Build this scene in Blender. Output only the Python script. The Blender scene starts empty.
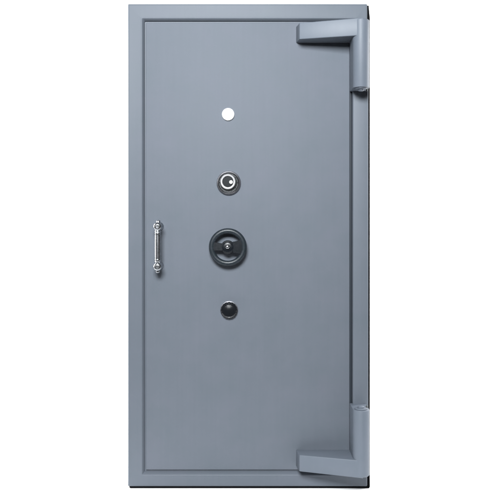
import bpy, bmesh, math, random
from mathutils import Vector, Matrix
random.seed(4)
S = 0.004            # metres per design unit (the door is about 483 units = 1.93 m tall)
D = 700.0            # camera distance in units
XC, YC, Y0 = 250.0, 210.0, 489.0

scene = bpy.context.scene
C = scene.collection
# ---------------------------------------------------------------- camera
cam_d = bpy.data.cameras.new('camera')
cam_d.sensor_width = 36; cam_d.lens = 36 * D / 500.0
cam_d.shift_y = -(250 - YC) / 500.0
cam_d.clip_start = 0.05; cam_d.clip_end = 200
cam = bpy.data.objects.new('camera', cam_d); C.objects.link(cam)
cam.location = (0, -D * S, (Y0 - YC) * S); cam.rotation_euler = (math.radians(90), 0, 0)
scene.camera = cam
# ---------------------------------------------------------------- studio light
world = bpy.data.worlds.new('World'); scene.world = world; world.use_nodes = True
bg = world.node_tree.nodes['Background']
bg.inputs[0].default_value = (1.0, 0.95, 0.95, 1); bg.inputs[1].default_value = 0.07
def area(name, loc, target, sx, sy, power, col):
    l = bpy.data.lights.new(name, 'AREA'); l.shape = 'RECTANGLE'; l.size = sx; l.size_y = sy
    l.energy = power; l.color = col
    o = bpy.data.objects.new(name, l); C.objects.link(o); o.location = loc
    o.rotation_euler = (Vector(target) - Vector(loc)).to_track_quat('-Z', 'Y').to_euler()
    return o
area('softbox', (-0.35, -3.0, 2.6), (0, 0, 1.2), 1.3, 0.9, 292, (0.955, 0.985, 1.0))
area('added_chrome_light', (-2.3, -2.6, 1.9), (-0.2, 0, 1.1), 0.7, 1.0, 8, (1.0, 1.0, 1.0))  # unseen lamp, added for reflections in the chrome
area('added_backdrop_light', (-1.9, 0.35, 1.5), (-0.3, 1.7, 0.7), 0.3, 1.6, 90, (1.0, 1.0, 1.0))  # this pair is unseen, added to bring the backdrop to white
area('added_backdrop_light', (1.9, 0.35, 1.5), (0.3, 1.7, 0.7), 0.3, 1.6, 90, (1.0, 1.0, 1.0))
vs = scene.view_settings
vs.view_transform = 'Standard'; vs.look = 'None'; vs.exposure = 0.0; vs.gamma = 1.0
scene.display_settings.display_device = 'sRGB'

# ---------------------------------------------------------------- helpers
def W(x, y, z):                       # design units -> metres
    return Vector(((x - XC) * S, -z * S, (Y0 - y) * S))
def obj(name, bm, mat, parent=None, smooth=35):
    bmesh.ops.recalc_face_normals(bm, faces=bm.faces)
    me = bpy.data.meshes.new(name); bm.to_mesh(me); bm.free()
    o = bpy.data.objects.new(name, me); C.objects.link(o)
    me.materials.append(mat)
    if smooth:
        me.shade_smooth() if hasattr(me, 'shade_smooth') else None
        try:
            me.set_sharp_from_angle(angle=math.radians(smooth))
        except Exception: pass
    if parent:
        o.parent = parent
        pl = Vector((0, 0, 0)); q = parent
        while q: pl += q.location; q = q.parent
        for v in me.vertices: v.co -= pl
    return o
def hexa(pts):                        # 8 points: bottom loop 4, top loop 4
    bm = bmesh.new(); v = [bm.verts.new(p) for p in pts]
    for f in ((3,2,1,0),(4,5,6,7),(0,1,5,4),(1,2,6,5),(2,3,7,6),(3,0,4,7)): bm.faces.new([v[i] for i in f])
    return bm
def bevel(bm, w, seg=3, filt=None):
    es = [e for e in bm.edges if (filt is None or filt(e))]
    bmesh.ops.bevel(bm, geom=es, offset=w*S, segments=seg, affect='EDGES', profile=0.5, clamp_overlap=True)
    return bm
def box(x0, x1, y0, y1, z0, z1, bev=0, seg=3):
    bm = hexa([W(x0,y0,z0),W(x1,y0,z0),W(x1,y1,z0),W(x0,y1,z0),W(x0,y0,z1),W(x1,y0,z1),W(x1,y1,z1),W(x0,y1,z1)])
    if bev: bevel(bm, bev, seg)
    return bm
def lathe(cx, cy, prof, n=64, axis='z', bm=None, wob=None):
    """prof = [(r, z)]; axis 'z' points at the viewer, axis 'y' runs up the door."""
    bm = bm or bmesh.new(); rings = []
    for r, z in prof:
        ring = []
        for i in range(n if r > 1e-6 else 1):
            a = 2*math.pi*i/n; rr = r*(wob(a, r, z) if wob else 1)
            if axis == 'z': p = W(cx+rr*math.cos(a), cy+rr*math.sin(a), z)
            else: p = W(cx[0]+rr*math.cos(a), z, cx[1]+rr*math.sin(a))
            ring.append(bm.verts.new(p))
        rings.append(ring)
    for A, B in zip(rings, rings[1:]):
        if len(A) == 1 and len(B) == 1: continue
        for i in range(n):
            j = (i+1) % n
            if len(A) == 1: bm.faces.new((A[0], B[i], B[j]))
            elif len(B) == 1: bm.faces.new((A[i], A[j], B[0]))
            else: bm.faces.new((A[i], A[j], B[j], B[i]))
    if len(rings[0]) > 1: bm.faces.new(rings[0])
    if len(rings[-1]) > 1: bm.faces.new(rings[-1][::-1])
    return bm

# ---------------------------------------------------------------- materials
def N(m, t, **k):
    n = m.node_tree.nodes.new(t)
    for a, b in k.items(): setattr(n, a, b)
    return n
def mat(name, col, rough=0.5, metal=0.0, spec=0.5, coat=0.0, bump=0.0, bscale=900, var=0.0, vscale=14, streak=0.0):
    m = bpy.data.materials.new(name); m.use_nodes = True
    L = m.node_tree.links; p = m.node_tree.nodes['Principled BSDF']
    p.inputs['Base Color'].default_value = (*col, 1); p.inputs['Roughness'].default_value = rough
    p.inputs['Metallic'].default_value = metal; p.inputs['Specular IOR Level'].default_value = spec
    p.inputs['Coat Weight'].default_value = coat; p.inputs['Coat Roughness'].default_value = 0.12
    tc = N(m, 'ShaderNodeTexCoord')
    if var:
        n1 = N(m, 'ShaderNodeTexNoise'); n1.inputs['Scale'].default_value = vscale; n1.inputs['Detail'].default_value = 6
        n1.inputs['Roughness'].default_value = 0.6
        L.new(tc.outputs['Object'], n1.inputs['Vector'])
        r = N(m, 'ShaderNodeValToRGB')
        r.color_ramp.elements[0].position = 0.3; r.color_ramp.elements[1].position = 0.7
        r.color_ramp.elements[0].color = (col[0]*(1-var*1.2), col[1]*(1-var*0.7), col[2]*(1-var), 1)
        r.color_ramp.elements[1].color = (col[0]*(1+var*1.2), col[1]*(1+var*0.7), col[2]*(1+var*0.8), 1)
        L.new(n1.outputs['Fac'], r.inputs['Fac']); L.new(r.outputs['Color'], p.inputs['Base Color'])
        if streak:                                    # faint vertical spray and wipe marks, and fine grain, in the paint
            mp = N(m, 'ShaderNodeMapping'); mp.inputs['Scale'].default_value = (90, 90, 2.5)
            L.new(tc.outputs['Object'], mp.inputs['Vector'])
            ns = N(m, 'ShaderNodeTexNoise'); ns.inputs['Scale'].default_value = 1.0; ns.inputs['Detail'].default_value = 4
            ng = N(m, 'ShaderNodeTexNoise'); ng.inputs['Scale'].default_value = 260; ng.inputs['Detail'].default_value = 3
            L.new(mp.outputs['Vector'], ns.inputs['Vector']); L.new(tc.outputs['Object'], ng.inputs['Vector'])
            ad = N(m, 'ShaderNodeMath', operation='ADD'); L.new(ns.outputs['Fac'], ad.inputs[0]); L.new(ng.outputs['Fac'], ad.inputs[1])
            mr = N(m, 'ShaderNodeMapRange'); mr.inputs['From Min'].default_value = 0.6; mr.inputs['From Max'].default_value = 1.4
            mr.inputs['To Min'].default_value = 1-streak; mr.inputs['To Max'].default_value = 1+streak
            L.new(ad.outputs[0], mr.inputs['Value'])
            vm = N(m, 'ShaderNodeVectorMath', operation='SCALE'); L.new(r.outputs['Color'], vm.inputs[0]); L.new(mr.outputs['Result'], vm.inputs['Scale'])
            L.new(vm.outputs[0], p.inputs['Base Color'])
        n3 = N(m, 'ShaderNodeMapRange'); n3.inputs['To Min'].default_value = rough-0.06; n3.inputs['To Max'].default_value = rough+0.06
        L.new(n1.outputs['Fac'], n3.inputs['Value']); L.new(n3.outputs['Result'], p.inputs['Roughness'])
    if bump:
        n2 = N(m, 'ShaderNodeTexNoise'); n2.inputs['Scale'].default_value = bscale; n2.inputs['Detail'].default_value = 3
        b = N(m, 'ShaderNodeBump'); b.inputs['Strength'].default_value = bump; b.inputs['Distance'].default_value = 0.0004
        L.new(tc.outputs['Object'], n2.inputs['Vector']); L.new(n2.outputs['Fac'], b.inputs['Height'])
        n4 = N(m, 'ShaderNodeTexNoise'); n4.inputs['Scale'].default_value = 4.5; n4.inputs['Detail'].default_value = 2
        b2 = N(m, 'ShaderNodeBump'); b2.inputs['Strength'].default_value = bump*0.6; b2.inputs['Distance'].default_value = 0.006
        L.new(tc.outputs['Object'], n4.inputs['Vector']); L.new(n4.outputs['Fac'], b2.inputs['Height'])
        L.new(b2.outputs['Normal'], b.inputs['Normal']); L.new(b.outputs['Normal'], p.inputs['Normal'])
    return m
PC = (0.0985, 0.1118, 0.1345)
M_panel = mat('blue_grey_paint', PC, 0.6, 0.0, 0.16, bump=0.5, bscale=420, var=0.045, vscale=7, streak=0.022)
M_frame = mat('blue_grey_frame_paint', (0.0945, 0.1085, 0.131), 0.52, 0.0, 0.24, bump=0.45, bscale=420, var=0.045, vscale=7, streak=0.022)
M_hinge = mat('blue_grey_hinge_paint', (0.102, 0.1185, 0.145), 0.48, 0.0, 0.26, bump=0.4, bscale=500, var=0.03, streak=0.02)
M_drop_shadow = mat('drop_shadow_black', (0.003, 0.003, 0.0035), 0.8, spec=0.06)  # edge shadow as a flat black
M_gap_shade = mat('gap_shade_dark', (0.018, 0.023, 0.030), 0.6, spec=0.2, bump=0.3, bscale=300)  # shade of the right-hand gap as a dark colour
M_chrome = mat('chrome', (0.38, 0.395, 0.42), 0.28, 1.0, bump=0.25, bscale=300, var=0.12, vscale=90)
M_steel = mat('brushed_steel', (0.34, 0.34, 0.37), 0.30, 1.0, bump=0.3, bscale=900, var=0.1, vscale=60)
M_rim = mat('blue_black_enamel', (0.014, 0.019, 0.025), 0.36, 0.05, 0.3, bump=0.6, bscale=500, var=0.3, vscale=110)
M_black = mat('black_enamel', (0.006, 0.007, 0.009), 0.2, 0.0, 0.45, coat=0.0, bump=0.7, bscale=600)
M_iron = mat('dark_cast_iron', (0.005, 0.007, 0.010), 0.32, 0.05, 0.35, bump=0.9, bscale=500, var=0.25, vscale=120)
M_bezel = mat('dull_silver', (0.42, 0.42, 0.43), 0.4, 0.25, bump=0.3, bscale=500)
M_face = mat('satin_black', (0.003, 0.005, 0.007), 0.3, 0.0, 0.25, bump=0.3, bscale=700)
M_dark = mat('oily_dark_steel', (0.07, 0.075, 0.08), 0.45, 0.8, bump=0.8, bscale=500, var=0.3, vscale=150)
M_white = mat('white_enamel', (0.86, 0.86, 0.85), 0.3, bump=0.05)
M_sheet = mat('white_backdrop_paint', (0.90, 0.90, 0.90), 0.9, spec=0.1, bump=0.05, bscale=200)

# ---------------------------------------------------------------- setting
prof_s = [(-0.6, 0.0), (1.2, 0.0)] + [(1.2+0.6*math.sin(math.radians(a)), 0.6-0.6*math.cos(math.radians(a))) for a in range(10, 91, 10)] + [(1.8, 5.5)]
bm = bmesh.new(); rows = []
for yy, zz in prof_s: rows.append([bm.verts.new((xx, yy, zz)) for xx in (-5.5, 5.5)])
for A, B in zip(rows, rows[1:]): bm.faces.new((A[0], A[1], B[1], B[0]))
bd = obj('backdrop', bm, M_sheet)
bd['kind'] = 'structure'

# ---------------------------------------------------------------- the door
door = bpy.data.objects.new('safe_door', None); C.objects.link(door)
door.location = W(248, 487, 0); door.empty_display_size = 0.1
door['label'] = 'blue-grey steel vault door with two L-shaped hinges, dial lock, black handwheel and chrome pull'
door['category'] = 'safe door'; door['kind'] = 'thing'

# frame: mitred ring swept with a moulded profile
OUT = (127.7, 367.5, 3.6, 486.8)          # outer x0 x1 y0 y1
INN = (144.2, 353.6, 20.6, 472.8)         # inner
def ring_sweep(prof, mat_, name, parent):
    """prof: list of (side, d, z); side 'o' = distance inward from outer edge, 'i' = distance outward from inner edge"""
    bm = bmesh.new(); loops = []
    for side, d, z in prof:
        if side == 'o': x0, x1, y0, y1 = OUT[0]+d, OUT[1]-d, OUT[2]+d, OUT[3]-d
        else: x0, x1, y0, y1 = INN[0]-d, INN[1]+d, INN[2]-d, INN[3]+d
        pts = []
        r = max(0.0, (1.2 - d)) if side == 'o' else 0.9
        for (cx, cy, sx, sy, a0) in ((x0,y0,1,1,180),(x1,y0,-1,1,270),(x1,y1,-1,-1,0),(x0,y1,1,-1,90)):
            for k in range(5):
                a = math.radians(a0 + 22.5*k)
                pts.append(bm.verts.new(W(cx+sx*r+r*math.cos(a), cy+sy*r+r*math.sin(a), z)))
        loops.append(pts)
    n = len(loops[0])
    for A, B in zip(loops, loops[1:]):
        for i in range(n):
            j = (i+1) % n
            bm.faces.new((A[i], A[j], B[j], B[i]))
    bmesh.ops.remove_doubles(bm, verts=bm.verts, dist=1e-6)
    return obj(name, bm, mat_, parent, smooth=50)
def arc(side, d0, z0, r, a0, a1, n=6):
    return [(side, d0 + r*math.cos(math.radians(a0+(a1-a0)*i/n)), z0 + r*math.sin(math.radians(a0+(a1-a0)*i/n))) for i in range(n+1)]
prof = [('o', 3, -20), ('o', 0, -20), ('o', 0, -1.8)] + arc('o', 1.8, -1.8, 1.8, 180, 90)
prof += [('i', 3.7, 0), ('i', 3.3, 0.08), ('i', 2.8, 0.22), ('i', 2.4, 0.15), ('i', 2.0, -0.25), ('i', 1.5, -1.0), ('i', 1.0, -1.9), ('i', 0.5, -2.9), ('i', 0.15, -3.7), ('i', 0.0, -4.4), ('i', 0, -9.1)]
ring_sweep(prof, M_frame, 'frame', door)
# core slab behind frame and panel
bm = box(131, 347, 7, 484, -18.5, -4.6)
me_ = bpy.data.meshes.new('core_side'); b2 = box(347, 365, 7.5, 483.5, -18.0, -10.0); b2.to_mesh(me_); b2.free()
bm.from_mesh(me_); bpy.data.meshes.remove(me_); obj('core', bm, M_frame, door, 0)
# panel
bm = box(145.4, 350.0, 22.1, 470.7, -9.0, -2.1)
bevel(bm, 0.8, 4, lambda e: all(v.co.y < -(-2.2)*S for v in e.verts) or abs((e.verts[0].co-e.verts[1].co).y) > 1e-5)
obj('panel', bm, M_panel, door, 40)
# black strip standing in for the drop shadow along the right and lower edges
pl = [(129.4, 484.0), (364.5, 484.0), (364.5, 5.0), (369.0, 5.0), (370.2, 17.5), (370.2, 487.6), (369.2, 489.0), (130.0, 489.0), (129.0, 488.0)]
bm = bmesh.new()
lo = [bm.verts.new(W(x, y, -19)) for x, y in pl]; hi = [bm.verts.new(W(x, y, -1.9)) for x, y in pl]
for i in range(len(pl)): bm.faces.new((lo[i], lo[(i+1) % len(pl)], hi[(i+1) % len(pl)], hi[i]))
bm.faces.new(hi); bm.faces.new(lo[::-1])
obj('drop_shadow_strip', bm, M_drop_shadow, door, 40)
# hinge strip along the right side, between the two hinges
bm = box(352.3, 367.75, 21.0, 474.0, -9, 4.2, 1.2, 5)
obj('hinge_strip', bm, M_frame, door, 40)

# dark bar painting in the shade of the gap between panel and hinge strip
obj('gap_shade', box(349.8, 352.2, 43.0, 450.0, -9.9, -1.4, 0.5, 3), M_gap_shade, door, 40)

# hinges ------------------------------------------------------------
def make_hinge(name, up, parent):
    h = bpy.data.objects.new(name, None); C.objects.link(h); h.parent = parent
    Y = (lambda y: y) if up else (lambda y: 492.9 - y)     # the lower hinge mirrors the upper
    base = W(357.4, Y(34), 0); h.location = base - Vector(door.location)
    h.empty_display_size = 0.03
    t, b = 26.4, 42.5
    # crane arm: a wedge, thin at the tip and as deep as the barrel at the post
    zt, zp = 13.5, 29.2
    pts = [W(296.2,Y(t-.3),-2.5),W(358.6,Y(t),-2.5),W(358.6,Y(b),-2.5),W(296.2,Y(b),-2.5),
           W(298.5,Y(t),zt),W(358.6,Y(t-.9),zp),W(358.6,Y(b),zp),W(298.5,Y(b),zt)]
    bm = hexa(pts); bevel(bm, 0.7, 3); obj('arm', bm, M_hinge, h, 40)
    # barrel with the post block it is welded to
    yb = 91.8 if up else 89.9
    cx, cz, r = 357.6, 21.2, 8.05
    bm = bmesh.new(); n = 48; prof2 = []
    e = 0.6
    ylist = [(t-.2, r-e), (t-.2+e, r), (yb-e, r), (yb-e*.3, r-e*.3), (yb, r-e)]
    rings = []
    for yy, rr in ylist:
        ring = []
        for i in range(n+1):
            a = math.pi*i/n
            ring.append(bm.verts.new(W(cx+rr*math.cos(a), Y(yy), cz+rr*math.sin(a))))
        ring.append(bm.verts.new(W(cx-rr, Y(yy), 1))); ring.append(bm.verts.new(W(cx+rr, Y(yy), 1)))
        rings.append(ring)
    m = len(rings[0])
    for A, B in zip(rings, rings[1:]):
        for i in range(m):
            j = (i+1) % m; bm.faces.new((A[i], A[j], B[j], B[i]))
    bm.faces.new(rings[0]); bm.faces.new(rings[-1][::-1])
    obj('barrel', bm, M_hinge, h, 40)
    # pin and washer at the open end of the barrel
    y2 = yb + 1.0
    bm = lathe((cx, cz), None, [(5.6, Y(yb-.2)), (6.0, Y(yb+.3)), (6.0, Y(yb+.9)), (5.6, Y(yb+1.1))], 40, 'y'); obj('washer', bm, M_hinge, h)
    bm = lathe((cx, cz), None, [(3.1, Y(yb+.8)), (3.1, Y(yb+2.4)), (2.2, Y(yb+3.0)), (0, Y(yb+3.2))], 32, 'y'); obj('pin', bm, M_hinge, h)
    bm = lathe((364.2, 16), None, [(1.1, Y(yb-.5)), (1.1, Y(yb+1.3)), (.7, Y(yb+1.9)), (0, Y(yb+2.1))], 20, 'y'); obj('grub_screw', bm, M_dark, h)
    return h
make_hinge('hinge', True, door)
make_hinge('hinge', False, door)

def sub_empty(name, x, y, z=-2.1):
    e = bpy.data.objects.new(name, None); C.objects.link(e); e.parent = door
    e.location = W(x, y, z) - Vector(door.location); e.empty_display_size = 0.02
    return e
PZ = -2.1
# white cap ---------------------------------------------------------
bm = lathe(228.1, 114.2, [(6.25, PZ-.5), (6.25, PZ+1.2), (6.05, PZ+2.0), (5.4, PZ+2.6), (3, PZ+3.1), (0, PZ+3.3)], 64)
o = obj('hole_cap', bm, M_white, door); o['label'] = 'white round cap over the hole'

# combination dial ---------------------------------------------------
dx, dy = 228.7, 182.9
dial = sub_empty('combination_dial', dx, dy)
bm = lathe(dx, dy, [(12.1, PZ-.4), (12.1, PZ+1.6), (11.6, PZ+2.6), (10.9, PZ+2.9), (10.2, PZ+2.5), (9.8, PZ+1.3), (9.6, PZ+.6)], 96); obj('dial_ring', bm, M_steel, dial)
bm = lathe(dx, dy, [(9.7, PZ+.5), (9.7, PZ+3.2), (9.2, PZ+4.2), (8.2, PZ+5.0), (7.3, PZ+5.6)], 96,
           wob=lambda a, r, z: 1 + (0.012 if (r > 9 and int(a*96/(2*math.pi)) % 3 == 0) else 0)); obj('dial_disc', bm, M_dark, dial)
bm = bmesh.new()
for i in range(50):                       # engraved graduation lines round the dial
    a = 2*math.pi*i/50; w = .16 if i % 5 else .26; ra, rb = (8.5 if i % 5 else 8.0), 9.3
    za, zb = PZ + 3.2 + (9.7-ra)*.75 + .25, PZ + 4.2
    c, sn = math.cos(a), math.sin(a)
    q = [W(dx+rr*c-t*w*sn, dy+rr*sn+t*w*c, zz+dz) for dz in (-.6, .06) for rr, zz, t in ((ra, PZ+4.85, -1), (rb, PZ+4.1, -1), (rb, PZ+4.1, 1), (ra, PZ+4.85, 1))]
    vs_ = [bm.verts.new(p) for p in q]
    for f in ((3,2,1,0),(4,5,6,7),(0,1,5,4),(1,2,6,5),(2,3,7,6),(3,0,4,7)): bm.faces.new([vs_[k] for k in f])
obj('graduations', bm, M_bezel, dial, 0)
kx, ky = dx-.55, dy-.9
bm = lathe(kx, ky, [(7.3, PZ+4.5), (7.5, PZ+8.5), (7.3, PZ+9.6), (6.6, PZ+10.2), (5.9, PZ+10.1), (5.4, PZ+9.4), (5.3, PZ+8.4)], 80); obj('knob_rim', bm, M_bezel, dial)
bm = lathe(kx-.1, ky, [(5.35, PZ+7.5), (5.35, PZ+8.9), (5.0, PZ+9.3), (3.2, PZ+9.3), (0, PZ+9.3)], 64); obj('knob_face', bm, M_face, dial)
bm = lathe(kx+3.1, ky+.45, [(1.8, PZ+9.0), (1.8, PZ+10.6), (1.4, PZ+11.3), (.7, PZ+11.8), (0, PZ+11.9)], 32); obj('knob_stud', bm, M_white, dial)

# handwheel ----------------------------------------------------------
wx, wy = 228.0, 246.9
wheel = sub_empty('handwheel', wx, wy)
R, rt, WZ = 16.1, 2.75, 5.6
def torus(cx, cy, R, rx, rz, z, n=96, k=20):
    bm = bmesh.new(); rs = []
    for i in range(n):
        a = 2*math.pi*i/n; ring = []
        for j in range(k):
            b = 2*math.pi*j/k
            rr = R + rx*math.cos(b)
            ring.append(bm.verts.new(W(cx+rr*math.cos(a), cy+rr*math.sin(a), z+rz*math.sin(b))))
        rs.append(ring)
    for i in range(n):
        for j in range(k):
            bm.faces.new((rs[i][j], rs[(i+1)%n][j], rs[(i+1)%n][(j+1)%k], rs[i][(j+1)%k]))
    return bm
obj('rim', torus(wx, wy, R, rt, 2.4, WZ), M_rim, wheel, 60)
def spoke(a_mid, w0, w1, zc):
    # flared flat web from the hub to the rim
    bm = bmesh.new(); lo = []; hi = []
    for side in (-1, 1):
        for t in range(9):
            u = t/8 if side == -1 else 1 - t/8
            rr = 5 + u*(R-5); hw = (w0 + (w1-w0)*u**1.8)/2
            a = math.radians(a_mid)
            px = wx + rr*math.cos(a) - side*hw*math.sin(a); py = wy + rr*math.sin(a) + side*hw*math.cos(a)
            zz = zc + 1.2*(1-u)
            lo.append(bm.verts.new(W(px, py, zz-1.5))); hi.append(bm.verts.new(W(px, py, zz+1.5)))
    n = len(lo)
    for i in range(n):
        j = (i+1) % n; bm.faces.new((lo[i], lo[j], hi[j], hi[i]))
    bm.faces.new(hi); bm.faces.new(lo[::-1])
    bevel(bm, 0.6, 2, lambda e: abs(e.calc_face_angle(0)) > 0.9)
    return bm
obj('spoke', spoke(184, 7.0, 9.0, WZ), M_iron, wheel)
obj('spoke', spoke(-1, 11.0, 18.0, WZ), M_iron, wheel)
bm = lathe(wx, wy, [(4.0, PZ-.3), (4.0, WZ-3), (6.4, WZ-1.8), (6.9, WZ+.6), (6.5, WZ+2.2), (5.2, WZ+2.9), (4.6, WZ+2.5), (3.4, WZ+3.0)], 64); obj('hub', bm, M_iron, wheel)
bm = lathe(wx-.2, wy-.5, [(2.6, WZ+2.6), (2.6, WZ+4.0), (2.1, WZ+5.0), (1.2, WZ+5.6), (0, WZ+5.8)], 6); obj('hub_nut', bm, M_chrome, wheel, 30)

# lower black knob -----------------------------------------------------
nx, ny = 229.1, 310.2
kn = sub_empty('lock_knob', nx, ny)
bm = lathe(nx, ny, [(8.95, PZ-.4), (8.95, PZ+.7), (8.8, PZ+1.1), (8.3, PZ+1.2)], 64); obj('collar', bm, M_steel, kn)
pr = [(8.2, PZ+.8), (8.35, PZ+2.2), (8.2, PZ+3.4), (7.6, PZ+4.3), (6.8, PZ+4.7), (6.2, PZ+4.5), (5.6, PZ+4.6), (3.6, PZ+5.1), (1.8, PZ+5.4), (0, PZ+5.5)]
bm = lathe(nx, ny, pr, 96, wob=lambda a, r, z: 1 + (0.022*math.cos(a*16) if r > 7.5 else 0)); obj('knob_body', bm, M_black, kn)

# pull handle -----------------------------------------------------------
hx = 159.2
ph = sub_empty('pull_handle', hx, 246)
HZ = 11.0
ty, by = 226.3, 265.8
n = 60; prof_b = []
for i in range(n+1):
    u = i/n; y = ty + (by-ty)*u
    r = 2.65 + 0.35*math.sin(math.pi*u)
    for c0, w, amp in ((.13, .012, .6), (.17, .010, .35), (.87, .012, .6), (.83, .010, .35)):
        r += amp*math.exp(-((u-c0)/w)**2)
    prof_b.append((r, y))
obj('grip', lathe((hx, HZ), None, prof_b, 40, 'y'), M_chrome, ph, 60)
def sphere_prof(r, z0, k=12, sq=1.0):
    return [(r*math.sin(math.pi*i/k), z0 + sq*r*math.cos(math.pi*i/k)) for i in range(k+1)]
for yy, sg in ((ty, -1), (by, 1)):
    mnt = obj('mount', lathe(hx, yy, [(4.3, PZ-.3), (4.3, PZ+.6), (3.8, PZ+1.3), (2.7, PZ+2.6), (2.4, PZ+5), (2.8, PZ+7.6), (4.0, HZ-1.8), (4.35, HZ+.2), (4.1, HZ+2.2), (3.2, HZ+3.6), (2.0, HZ+4.0), (1.6, HZ+3.3), (0, HZ+3.2)], 48), M_chrome, ph, 50)
    fp = [(2.6, yy+sg*2.6), (2.1, yy+sg*3.8), (2.0, yy+sg*4.4), (2.1, yy+sg*5.2), (1.7, yy+sg*5.9), (0.9, yy+sg*6.3), (0, yy+sg*6.4)]
    obj('finial', lathe((hx+(.5 if sg < 0 else 0), HZ-.6), None, fp, 32, 'y'), M_chrome, ph, 60)
